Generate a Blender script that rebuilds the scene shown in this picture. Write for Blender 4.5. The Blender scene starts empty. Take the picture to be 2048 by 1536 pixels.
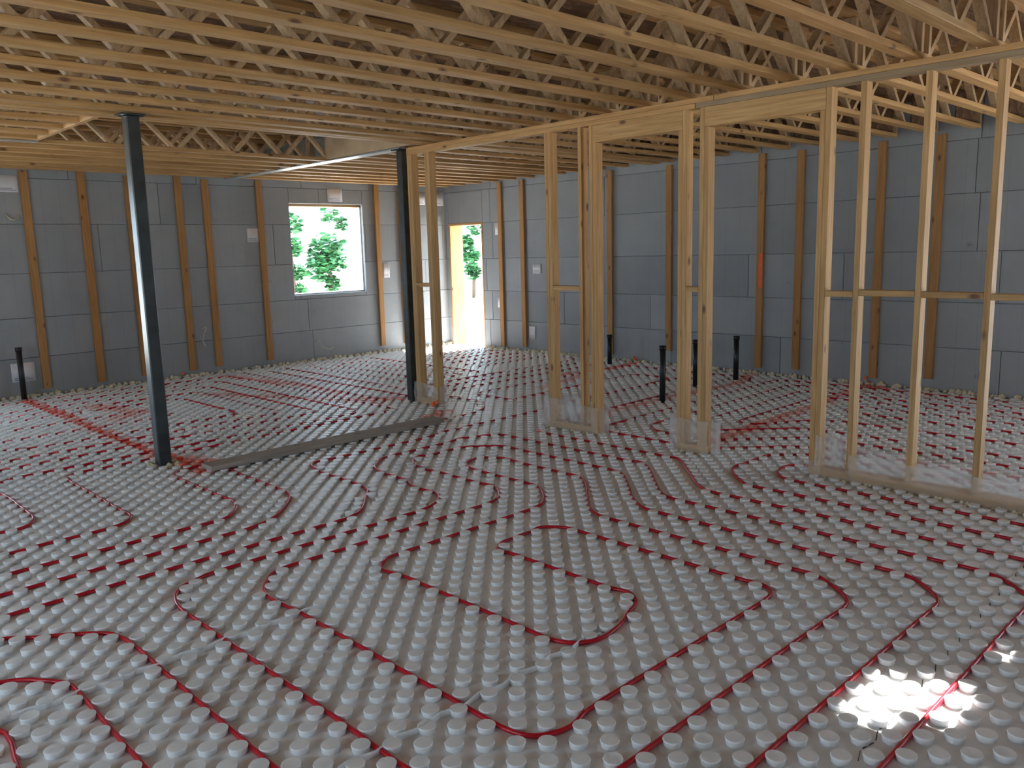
import bpy, bmesh, math, random
from mathutils import Vector, Matrix, noise
R = math.radians
random.seed(7)
scn = bpy.context.scene

# ---------------------------------------------------------------- camera
def look_axes(yaw, pitch, roll):
    cy, sy, cp, sp = math.cos(yaw), math.sin(yaw), math.cos(pitch), math.sin(pitch)
    fw = Vector((sy * cp, cy * cp, -sp)); rt = Vector((cy, -sy, 0)); up = rt.cross(fw)
    cr, sr = math.cos(roll), math.sin(roll)
    return rt * cr + up * sr, up * cr - rt * sr, fw
rt, up, fw = look_axes(0.76973, 0.16212, -0.02595)
cam = bpy.data.cameras.new('camera')
cam.sensor_width = 36; cam.lens = 1646.12 / 2048 * 36; cam.clip_start = 0.05; cam.clip_end = 300
camo = bpy.data.objects.new('camera', cam); scn.collection.objects.link(camo)
camo.matrix_world = Matrix(((rt.x, up.x, -fw.x, 0), (rt.y, up.y, -fw.y, 0), (rt.z, up.z, -fw.z, 1.65), (0, 0, 0, 1)))
scn.camera = camo

# ---------------------------------------------------------------- daylight
scn.view_settings.view_transform = 'Standard'; scn.view_settings.look = 'None'
scn.view_settings.gamma = 1; scn.view_settings.use_curve_mapping = False
scn.view_settings.exposure = -0.12
w = bpy.data.worlds.new('sky'); scn.world = w; w.use_nodes = True
nt = w.node_tree; bg = nt.nodes['Background']
bg.inputs['Color'].default_value = (0.64, 0.83, 1.0, 1); bg.inputs['Strength'].default_value = 7.4
SUN_DIR = Vector((-1.0, -0.02, -1.4)).normalized()
sl = bpy.data.lights.new('sun', 'SUN'); sl.energy = 44; sl.angle = R(0.53); sl.color = (1, 0.98, 0.94)
so = bpy.data.objects.new('sun', sl); scn.collection.objects.link(so)
so.location = (12, -6, 9); so.rotation_euler = SUN_DIR.to_track_quat('-Z', 'Y').to_euler()

XR, YW, XL, YB, ZT = 9.45, 11.32, -3.6, -4.2, 3.09      # inner faces of the walls, underside of subfloor
CH = 2.73                                                # underside of the trusses

# openings: (wall, a0, a1, z0, z1)
WIN = (6.42, 7.72, 1.04, 2.415)      # on the window wall, x range
WIN2 = (-1.6, 1.3, .35, 2.45)        # second opening of the window wall, left of the view
DOOR = (10.36, 11.24, 0.0, 2.115)    # on the right wall, y range
RDOOR = (-3.7, 0.1, 0.0, 2.3)        # wide opening of the right wall, beyond the right edge of the view
REAR = (-1.6, 0.2, 0.95, 2.2)        # wide opening behind the camera, x range
SIDE = (1.2, 6.0, 0.75, 2.3)         # opening in the left wall out of view, y range
def portal(loc, rot, sx, sy):
    l = bpy.data.lights.new('daylight_portal', 'AREA'); l.shape = 'RECTANGLE'; l.size = sx; l.size_y = sy
    l.cycles.is_portal = True
    o = bpy.data.objects.new('daylight_portal', l); scn.collection.objects.link(o); o.location = loc; o.rotation_euler = rot
portal(((WIN[0] + WIN[1]) / 2, YW + .12, (WIN[2] + WIN[3]) / 2), (R(-90), 0, 0), WIN[1] - WIN[0], WIN[3] - WIN[2])
portal(((WIN2[0] + WIN2[1]) / 2, YW + .12, (WIN2[2] + WIN2[3]) / 2), (R(-90), 0, 0), WIN2[1] - WIN2[0], WIN2[3] - WIN2[2])
portal((XR + .12, (RDOOR[0] + RDOOR[1]) / 2, RDOOR[3] / 2), (R(90), 0, R(90)), RDOOR[1] - RDOOR[0], RDOOR[3])
portal((XR + .12, (DOOR[0] + DOOR[1]) / 2, DOOR[3] / 2), (R(90), 0, R(90)), DOOR[1] - DOOR[0], DOOR[3])
portal(((REAR[0] + REAR[1]) / 2, YB - .12, (REAR[2] + REAR[3]) / 2), (R(90), 0, 0), REAR[1] - REAR[0], REAR[3] - REAR[2])
portal((XL - .12, (SIDE[0] + SIDE[1]) / 2, (SIDE[2] + SIDE[3]) / 2), (R(90), 0, R(-90)), SIDE[1] - SIDE[0], SIDE[3] - SIDE[2])

# ---------------------------------------------------------------- materials
def mat(name):
    m = bpy.data.materials.new(name); m.use_nodes = True
    return m, m.node_tree, m.node_tree.nodes['Principled BSDF']
def N(nt, t, **kw):
    n = nt.nodes.new(t)
    for k, v in kw.items():
        if k in n.inputs: n.inputs[k].default_value = v
        else: setattr(n, k, v)
    return n
def ramp(nt, fac, stops):
    r = nt.nodes.new('ShaderNodeValToRGB'); nt.links.new(fac, r.inputs[0]); cr = r.color_ramp
    while len(cr.elements) < len(stops): cr.elements.new(0.5)
    for e, (p, c) in zip(cr.elements, stops): e.position = p; e.color = (*c, 1)
    return r.outputs[0]
def mixc(nt, fac, a, b, mode='MIX'):
    n = nt.nodes.new('ShaderNodeMix'); n.data_type = 'RGBA'; n.blend_type = mode
    for k, v in ((0, fac), (6, a), (7, b)):
        if isinstance(v, (int, float)): n.inputs[k].default_value = v
        elif isinstance(v, tuple): n.inputs[k].default_value = (*v, 1)
        else: nt.links.new(v, n.inputs[k])
    return n.outputs[2]
def bump(nt, h, strength, dist=0.002):
    b = nt.nodes.new('ShaderNodeBump'); b.inputs['Strength'].default_value = strength; b.inputs['Distance'].default_value = dist
    nt.links.new(h, b.inputs['Height']); return b.outputs[0]

def wood(name, axis, c1, c2, knot=(.16, .07, .025), rough=.62, knots=True):
    m, nt, p = mat(name)
    tc = N(nt, 'ShaderNodeTexCoord'); oi = N(nt, 'ShaderNodeObjectInfo')
    off = N(nt, 'ShaderNodeVectorMath', operation='SCALE'); nt.links.new(oi.outputs['Location'], off.inputs[0]); off.inputs['Scale'].default_value = 3.7
    add = N(nt, 'ShaderNodeVectorMath', operation='ADD'); nt.links.new(tc.outputs['Object'], add.inputs[0]); nt.links.new(off.outputs[0], add.inputs[1])
    rnd = N(nt, 'ShaderNodeMath', operation='MULTIPLY'); nt.links.new(oi.outputs['Random'], rnd.inputs[0]); rnd.inputs[1].default_value = 31.0
    add2 = N(nt, 'ShaderNodeVectorMath', operation='ADD'); nt.links.new(add.outputs[0], add2.inputs[0]); nt.links.new(rnd.outputs[0], add2.inputs[1])
    mp = N(nt, 'ShaderNodeMapping'); nt.links.new(add2.outputs[0], mp.inputs[0])
    s = [1, 1, 1]; s[axis] = .045; mp.inputs['Scale'].default_value = s
    nz = N(nt, 'ShaderNodeTexNoise', Scale=55.0, Detail=5.0, Roughness=.6); nt.links.new(mp.outputs[0], nz.inputs['Vector'])
    col = ramp(nt, nz.outputs['Fac'], [(.32, c1), (.7, c2)])
    nz2 = N(nt, 'ShaderNodeTexNoise', Scale=1.3, Detail=2.0); nt.links.new(add2.outputs[0], nz2.inputs['Vector'])
    col = mixc(nt, .55, col, ramp(nt, nz2.outputs['Fac'], [(.3, (.82, .78, .72)), (.7, (1, 1, 1))]), 'MULTIPLY')
    tint = ramp(nt, oi.outputs['Random'], [(0, (.80, .74, .66)), (.5, (1, .97, .93)), (1, (1.0, .90, .80))])
    col = mixc(nt, .8, col, tint, 'MULTIPLY')
    if knots:
        mk = N(nt, 'ShaderNodeMapping'); nt.links.new(add2.outputs[0], mk.inputs[0])
        s = [1, 1, 1]; s[axis] = .45; mk.inputs['Scale'].default_value = s
        v = N(nt, 'ShaderNodeTexVoronoi', Scale=7.0); nt.links.new(mk.outputs[0], v.inputs['Vector'])
        k = ramp(nt, v.outputs['Distance'], [(.06, (1, 1, 1)), (.15, (0, 0, 0))])
        col = mixc(nt, k, col, knot)
    nt.links.new(col, p.inputs['Base Color']); p.inputs['Roughness'].default_value = rough
    nt.links.new(bump(nt, nz.outputs['Fac'], .25), p.inputs['Normal'])
    return m
PALE, PALE2 = (.48, .275, .10), (.70, .455, .205)
ORA, ORA2 = (.40, .20, .065), (.56, .31, .12)
W_X = wood('spruce_grain_x', 0, PALE, PALE2)
W_Y = wood('spruce_grain_y', 1, PALE, PALE2)
W_Z = wood('spruce_grain_z', 2, PALE, PALE2)
W_WEB = wood('web_grain_z', 2, (.52, .36, .20), (.74, .56, .36))
F_Z = wood('strip_grain_z', 2, ORA, ORA2, rough=.7)
W_GREY = wood('weathered_grain_y', 1, (.30, .215, .13), (.42, .32, .20))
G_X = wood('weathered_plank', 0, (.30, .27, .24), (.44, .40, .36), rough=.8)

def osb_mat():
    m, nt, p = mat('strand_board')
    tc = N(nt, 'ShaderNodeTexCoord')
    v = N(nt, 'ShaderNodeTexVoronoi', Scale=9.0); mp = N(nt, 'ShaderNodeMapping'); nt.links.new(tc.outputs['Object'], mp.inputs[0])
    mp.inputs['Scale'].default_value = (1, 3.2, 1); mp.inputs['Rotation'].default_value = (0, 0, .5)
    nz = N(nt, 'ShaderNodeTexNoise', Scale=14.0, Detail=3.0); nt.links.new(tc.outputs['Object'], nz.inputs['Vector'])
    a = N(nt, 'ShaderNodeVectorMath', operation='ADD'); nt.links.new(mp.outputs[0], a.inputs[0])
    sc = N(nt, 'ShaderNodeVectorMath', operation='SCALE'); nt.links.new(nz.outputs['Color'], sc.inputs[0]); sc.inputs['Scale'].default_value = .25
    nt.links.new(sc.outputs[0], a.inputs[1]); nt.links.new(a.outputs[0], v.inputs['Vector'])
    bw = N(nt, 'ShaderNodeSeparateColor'); nt.links.new(v.outputs['Color'], bw.inputs[0])
    col = ramp(nt, bw.outputs[0], [(0, (.12, .06, .028)), (.5, (.19, .10, .05)), (1, (.30, .18, .09))])
    nt.links.new(col, p.inputs['Base Color']); p.inputs['Roughness'].default_value = .7
    return m
OSB = osb_mat()

def foam_floor():
    m, nt, p = mat('white_foam_panel')
    tc = N(nt, 'ShaderNodeTexCoord')
    big = N(nt, 'ShaderNodeTexNoise', Scale=1.1, Detail=5.0, Roughness=.65); nt.links.new(tc.outputs['Object'], big.inputs['Vector'])
    fine = N(nt, 'ShaderNodeTexNoise', Scale=22.0, Detail=4.0); nt.links.new(tc.outputs['Object'], fine.inputs['Vector'])
    col = ramp(nt, fine.outputs['Fac'], [(.3, (.84, .84, .84)), (.7, (.91, .91, .91))])
    dust = ramp(nt, big.outputs['Fac'], [(.54, (0, 0, 0)), (.70, (.38, .38, .38))])
    at = N(nt, 'ShaderNodeAttribute', attribute_name='dirt')
    f = N(nt, 'ShaderNodeMath', operation='MULTIPLY'); nt.links.new(dust, f.inputs[0]); nt.links.new(at.outputs['Fac'], f.inputs[1])
    col = mixc(nt, f.outputs[0], col, (.40, .31, .20))
    pt = N(nt, 'ShaderNodeAttribute', attribute_name='paint')
    mul = N(nt, 'ShaderNodeMath', operation='MULTIPLY', use_clamp=True); nt.links.new(pt.outputs['Fac'], mul.inputs[0])
    rr = N(nt, 'ShaderNodeMath', operation='MULTIPLY_ADD', use_clamp=True); nt.links.new(fine.outputs['Fac'], rr.inputs[0]); rr.inputs[1].default_value = 3.0; rr.inputs[2].default_value = -.7
    nt.links.new(rr.outputs[0], mul.inputs[1])
    col = mixc(nt, mul.outputs[0], col, (.85, .10, .045))
    nt.links.new(col, p.inputs['Base Color']); p.inputs['Roughness'].default_value = .42
    p.inputs['Specular IOR Level'].default_value = .45
    p.inputs['Subsurface Weight'].default_value = .35; p.inputs['Subsurface Radius'].default_value = (1, 1, 1); p.inputs['Subsurface Scale'].default_value = .02
    nt.links.new(bump(nt, fine.outputs['Fac'], .3, .003), p.inputs['Normal'])
    return m
FOAM = foam_floor()

def block_mat():
    m, nt, p = mat('grey_foam_block')
    tc = N(nt, 'ShaderNodeTexCoord')
    at = N(nt, 'ShaderNodeAttribute', attribute_name='tone')
    nz = N(nt, 'ShaderNodeTexNoise', Scale=2.0, Detail=6.0, Roughness=.65); nt.links.new(tc.outputs['Object'], nz.inputs['Vector'])
    base = ramp(nt, at.outputs['Fac'], [(0, (.30, .32, .335)), (1, (.375, .395, .41))])
    col = mixc(nt, .8, base, ramp(nt, nz.outputs['Fac'], [(.3, (.86, .86, .88)), (.65, (1, 1, 1))]), 'MULTIPLY')
    nz2 = N(nt, 'ShaderNodeTexNoise', Scale=3.4, Detail=8.0, Roughness=.75); nt.links.new(tc.outputs['Object'], nz2.inputs['Vector'])
    st = ramp(nt, nz2.outputs['Fac'], [(.645, (0, 0, 0)), (.73, (.8, .8, .8))])
    col = mixc(nt, st, col, (.13, .12, .115))
    # faint vertical lines of the buried webs, every 0.2 m along the wall
    sx = N(nt, 'ShaderNodeSeparateXYZ'); nt.links.new(tc.outputs['Object'], sx.inputs[0])
    s = N(nt, 'ShaderNodeMath', operation='ADD'); nt.links.new(sx.outputs[0], s.inputs[0]); nt.links.new(sx.outputs[1], s.inputs[1])
    q = N(nt, 'ShaderNodeMath', operation='PINGPONG'); nt.links.new(s.outputs[0], q.inputs[0]); q.inputs[1].default_value = .1
    ln = ramp(nt, q.outputs[0], [(0, (.9, .9, .9)), (.008, (1, 1, 1))])
    col = mixc(nt, 1.0, col, ln, 'MULTIPLY')
    nt.links.new(col, p.inputs['Base Color']); p.inputs['Roughness'].default_value = .6
    nt.links.new(bump(nt, nz2.outputs['Fac'], .15, .004), p.inputs['Normal'])
    return m
BLOCK = block_mat()

def plain(name, col, rough=.6, metal=0.0, spec=.5, noise_amt=.12, scale=12.0):
    m, nt, p = mat(name)
    tc = N(nt, 'ShaderNodeTexCoord'); nz = N(nt, 'ShaderNodeTexNoise', Scale=scale, Detail=4.0); nt.links.new(tc.outputs['Object'], nz.inputs['Vector'])
    lo = tuple(c * (1 - noise_amt) for c in col); hi = tuple(min(1, c * (1 + noise_amt)) for c in col)
    nt.links.new(ramp(nt, nz.outputs['Fac'], [(.3, lo), (.7, hi)]), p.inputs['Base Color'])
    p.inputs['Roughness'].default_value = rough; p.inputs['Metallic'].default_value = metal; p.inputs['Specular IOR Level'].default_value = spec
    return m
PEX = plain('red_tubing', (.56, .006, .02), .30, noise_amt=.08)
STEEL = plain('primed_steel', (.045, .055, .058), .30, .35, noise_amt=.35, scale=6)
PVC = plain('black_plastic', (.012, .013, .016), .35)
FLANGE = plain('galvanised_flange', (.50, .53, .52), .35, .6)
PLATE = plain('connector_plate', (.10, .075, .055), .5, .5)
PAPER = plain('white_paper', (.78, .77, .80), .8, noise_amt=.04)
INK = plain('grey_ink', (.25, .26, .30), .8)
TAN = plain('tan_board', (.50, .36, .22), .7, noise_amt=.15, scale=5)
BEAD = plain('spray_foam', (.70, .64, .48), .85, noise_amt=.2, scale=30)
CONC = plain('concrete', (.42, .41, .39), .9)
ORANGE = plain('orange_tape', (.9, .17, .05), .6)
GRAVEL = plain('gravel', (.62, .60, .56), .95, noise_amt=.2, scale=3)
CABLE = plain('cream_cable', (.65, .60, .45), .5)
INSUL = plain('pale_film', (.72, .73, .74), .4)
LEAF = plain('leaf', (.045, .16, .055), .5, noise_amt=.5, scale=1.5)
BARK = plain('bark', (.09, .06, .04), .9)
def film_mat():
    m, nt, p = mat('clear_film')
    p.inputs['Base Color'].default_value = (.86, .87, .88, 1); p.inputs['Roughness'].default_value = .35
    tr = N(nt, 'ShaderNodeBsdfTransparent'); mx = N(nt, 'ShaderNodeMixShader')
    tl = N(nt, 'ShaderNodeBsdfTranslucent'); tl.inputs['Color'].default_value = (.85, .86, .88, 1)
    m2 = N(nt, 'ShaderNodeMixShader'); m2.inputs[0].default_value = .4
    nt.links.new(p.outputs[0], m2.inputs[1]); nt.links.new(tl.outputs[0], m2.inputs[2])
    nz = N(nt, 'ShaderNodeTexNoise', Scale=16.0, Detail=2.0); tc = N(nt, 'ShaderNodeTexCoord'); nt.links.new(tc.outputs['Object'], nz.inputs['Vector'])
    nt.links.new(bump(nt, nz.outputs['Fac'], 1.0, .03), p.inputs['Normal']); p.inputs['Roughness'].default_value = .22
    mx.inputs[0].default_value = .29
    nt.links.new(tr.outputs[0], mx.inputs[1]); nt.links.new(m2.outputs[0], mx.inputs[2])
    nt.links.new(mx.outputs[0], nt.nodes['Material Output'].inputs['Surface'])
    return m
FILM = film_mat()

# ---------------------------------------------------------------- helpers
def link(name, me, m, parent=None, smooth=False):
    o = bpy.data.objects.new(name, me); scn.collection.objects.link(o)
    if m and not me.materials: me.materials.append(m)
    if parent: o.parent = parent
    if smooth:
        for p in me.polygons: p.use_smooth = True
    return o
def tag(o, label=None, cat=None, group=None, kind=None):
    if label: o['label'] = label
    if cat: o['category'] = cat
    if group: o['group'] = group
    if kind: o['kind'] = kind
    return o
def empty(name, loc=(0, 0, 0)):
    o = bpy.data.objects.new(name, None); scn.collection.objects.link(o); o.location = loc; o.empty_display_size = .1
    return o
def bbox(bm, x0, x1, y0, y1, z0, z1):
    v = [bm.verts.new((x, y, z)) for x in (x0, x1) for y in (y0, y1) for z in (z0, z1)]
    for f in ((0, 1, 3, 2), (4, 6, 7, 5), (0, 4, 5, 1), (2, 3, 7, 6), (0, 2, 6, 4), (1, 5, 7, 3)): bm.faces.new([v[i] for i in f])
    return v
def mesh(name, bm, bevel=0.0):
    if bevel:
        bmesh.ops.bevel(bm, geom=bm.edges[:], offset=bevel, segments=1, affect='EDGES', clamp_overlap=True)
    bmesh.ops.recalc_face_normals(bm, faces=bm.faces[:])
    me = bpy.data.meshes.new(name); bm.to_mesh(me); bm.free(); return me
def box(name, x0, x1, y0, y1, z0, z1, m, parent=None, bevel=.002, origin=None):
    c = origin or ((x0 + x1) / 2, (y0 + y1) / 2, z0)
    bm = bmesh.new(); bbox(bm, x0 - c[0], x1 - c[0], y0 - c[1], y1 - c[1], z0 - c[2], z1 - c[2])
    o = link(name, mesh(name, bm, bevel), m, parent)
    o.location = Vector(c) - (parent.location if parent else Vector())
    return o

def smooth_path(pts, closed=False, sub=4):
    out = []; n = len(pts); P = [Vector(p) for p in pts]
    for i in range(n - 1):
        p0 = P[max(i - 1, 0)]; p1 = P[i]; p2 = P[i + 1]; p3 = P[min(i + 2, n - 1)]
        L = (p2 - p1).length
        t1 = (p2 - p0).normalized() * L if i > 0 else (p2 - p1)
        t2 = (p3 - p1).normalized() * L if i < n - 2 else (p2 - p1)
        d = (p2 - p1).normalized()
        k = 1 if (t1.normalized().dot(d) > .9995 and t2.normalized().dot(d) > .9995) else sub
        for s in range(k):
            t = s / k; h00 = 2 * t**3 - 3 * t**2 + 1; h10 = t**3 - 2 * t**2 + t; h01 = -2 * t**3 + 3 * t**2; h11 = t**3 - t**2
            out.append(p1 * h00 + t1 * h10 + p2 * h01 + t2 * h11)
    out.append(P[-1]); return out
def fillet(pts, r=.17, seg=6):
    P = [Vector(p) for p in pts]; out = [P[0]]
    for i in range(1, len(P) - 1):
        a = P[i - 1] - P[i]; b = P[i + 1] - P[i]
        rr = min(r, a.length * .49, b.length * .49); a.normalize(); b.normalize()
        s, e = P[i] + a * rr, P[i] + b * rr
        for k in range(seg + 1):
            t = k / seg; out.append(s * (1 - t)**2 + P[i] * (2 * t * (1 - t)) + e * t * t)
    out.append(P[-1]); return out
def tube(name, pts, r, m, parent=None, sides=8, caps=True):
    bm = bmesh.new(); rings = []; n = len(pts)
    P = []
    for p in pts:
        if not P or (p - P[-1]).length > .004: P.append(p)
    n = len(P); up0 = Vector((0, 0, 1))
    for i, p in enumerate(P):
        d = (P[min(i + 1, n - 1)] - P[max(i - 1, 0)]).normalized()
        u = up0 if abs(d.z) < .9 else Vector((1, 0, 0))
        s = d.cross(u).normalized(); t = s.cross(d).normalized()
        rings.append([bm.verts.new(p + s * math.cos(2 * math.pi * k / sides) * r + t * math.sin(2 * math.pi * k / sides) * r) for k in range(sides)])
    for a, b in zip(rings, rings[1:]):
        for k in range(sides): bm.faces.new((a[k], a[(k + 1) % sides], b[(k + 1) % sides], b[k]))
    if caps: bm.faces.new(rings[0][::-1]); bm.faces.new(rings[-1])
    return link(name, mesh(name, bm), m, parent, smooth=True)

# ---------------------------------------------------------------- walls of stacked foam blocks
COURSE = [0, .49, .975, 1.51, 2.10, 2.64, ZT]
def sub_rects(a0, a1, z0, z1, hole):
    if not hole: return [(a0, a1, z0, z1)]
    h0, h1, k0, k1 = hole
    if a1 <= h0 or a0 >= h1 or z1 <= k0 or z0 >= k1: return [(a0, a1, z0, z1)]
    out = []
    if a0 < h0: out.append((a0, h0, z0, z1)); a0 = h0
    if a1 > h1: out.append((h1, a1, z0, z1)); a1 = h1
    if z0 < k0: out.append((a0, a1, z0, k0))
    if z1 > k1: out.append((a0, a1, k1, z1))
    return out
def cut(a0, a1, z0, z1, holes):
    rs = [(a0, a1, z0, z1)]
    for h in holes: rs = [q for r_ in rs for q in sub_rects(*r_, h)]
    return rs
def block_wall(name, a0, a1, place, holes=(), thick=.28, seed=0):
    rnd = random.Random(seed); bm = bmesh.new(); lay = bm.faces.layers.float.new('tone'); g = .0045
    for ci in range(len(COURSE) - 1):
        z0, z1 = COURSE[ci], COURSE[ci + 1]; x = a0 - rnd.uniform(.2, 1.1)
        while x < a1:
            L = rnd.choice((1.22, 2.44, 1.62, 2.44, 2.44)); b0, b1 = max(a0, x), min(a1, x + L); x += L
            if b1 - b0 < .03: continue
            t = rnd.random(); push = rnd.uniform(0, .003)
            for (p0, p1, q0, q1) in cut(b0, b1, z0, z1, holes):
                if p1 - p0 < .01 or q1 - q0 < .01: continue
                n0 = len(bm.faces)
                vs = []
                for (u, v, d) in ((p0 + g, q0 + g, push), (p1 - g, q0 + g, push), (p1 - g, q1 - g, push), (p0 + g, q1 - g, push),
                                  (p0, q0, -.014), (p1, q0, -.014), (p1, q1, -.014), (p0, q1, -.014)):
                    vs.append(bm.verts.new(place(u, v, d)))
                fs = [bm.faces.new(vs[:4])]
                for k in range(4): fs.append(bm.faces.new((vs[k], vs[(k + 1) % 4], vs[4 + (k + 1) % 4], vs[4 + k])))
                for f in fs: f[lay] = t
    # body of the wall behind the block faces
    for (p0, p1, q0, q1) in cut(a0, a1, -.05, ZT, [(h[0], h[1], h[2] if h[2] > .03 else -.1, h[3]) for h in holes]):
        c = [place(u, v, d) for u in (p0, p1) for v in (q0, q1) for d in (-.012, -thick)]
        v = [bm.verts.new(p) for p in c]
        for f in ((0, 1, 3, 2), (4, 6, 7, 5), (0, 4, 5, 1), (2, 3, 7, 6), (0, 2, 6, 4), (1, 5, 7, 3)):
            ff = bm.faces.new([v[i] for i in f]); ff[lay] = .3
    bmesh.ops.recalc_face_normals(bm, faces=bm.faces[:])
    me = bpy.data.meshes.new(name); bm.to_mesh(me); bm.free()
    return tag(link(name, me, BLOCK), kind='structure')
# d > 0 is towards the room
block_wall('wall_back', XL - .28, XR + .28, lambda a, z, d: (a, YW - d, z), (WIN, WIN2), seed=3)
block_wall('wall_right', YB, YW, lambda a, z, d: (XR - d, a, z), (DOOR, RDOOR), seed=11)
block_wall('wall_left', YB, YW, lambda a, z, d: (XL + d, a, z), (SIDE,), seed=5)
block_wall('wall_front', XL - .28, XR + .28, lambda a, z, d: (a, YB + d, z), (REAR,), seed=6)

# window and door bucks set in the openings
wf = empty('window_1', ((WIN[0] + WIN[1]) / 2, YW + .14, WIN[2])); tag(wf, kind='structure')
t_ = .038
for (x0, x1, z0, z1) in ((WIN[0], WIN[1], WIN[3] - t_, WIN[3]), (WIN[0], WIN[1], WIN[2], WIN[2] + .02), (WIN[0], WIN[0] + .02, WIN[2], WIN[3]), (WIN[1] - .02, WIN[1], WIN[2], WIN[3])):
    box('window_frame', x0, x1, YW + .05, YW + .28, z0, z1, INSUL if z1 - z0 > .1 or z0 < 2 else W_X, wf, origin=((x0 + x1) / 2, YW + .16, z0))
df = empty('door_1', (XR + .14, (DOOR[0] + DOOR[1]) / 2, 0)); tag(df, kind='structure')
for (y0, y1, z0, z1, mm) in ((DOOR[0], DOOR[0] + t_, 0, DOOR[3] - t_, W_Z), (DOOR[1] - t_, DOOR[1], 0, DOOR[3] - t_, W_Z), (DOOR[0], DOOR[1], DOOR[3] - t_, DOOR[3], W_Y)):
    box('door_frame', XR - .004, XR + .28, y0, y1, z0, z1, mm, df)

# ---------------------------------------------------------------- ceiling: strand board subfloor, unseen holes added to shape the sun patches
SUN_HOLES = ((4.88, 5.25, 1.03, 1.22), (5.03, 5.33, .88, 1.03), (5.69, 5.74, .87, .93))
bm = bmesh.new()
def slab_rects(r, holes):
    rs = [r]
    for h in holes:
        nr = []
        for (x0, x1, y0, y1) in rs:
            nr += sub_rects(x0, x1, y0, y1, h)
        rs = nr
    return rs
for (x0, x1, y0, y1) in slab_rects((XL - .28, XR + .28, YB - .28, YW + .28), SUN_HOLES): bbox(bm, x0, x1, y0, y1, ZT, ZT + .02)
tag(link('ceiling', mesh('ceiling', bm), OSB), kind='structure')

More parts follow.
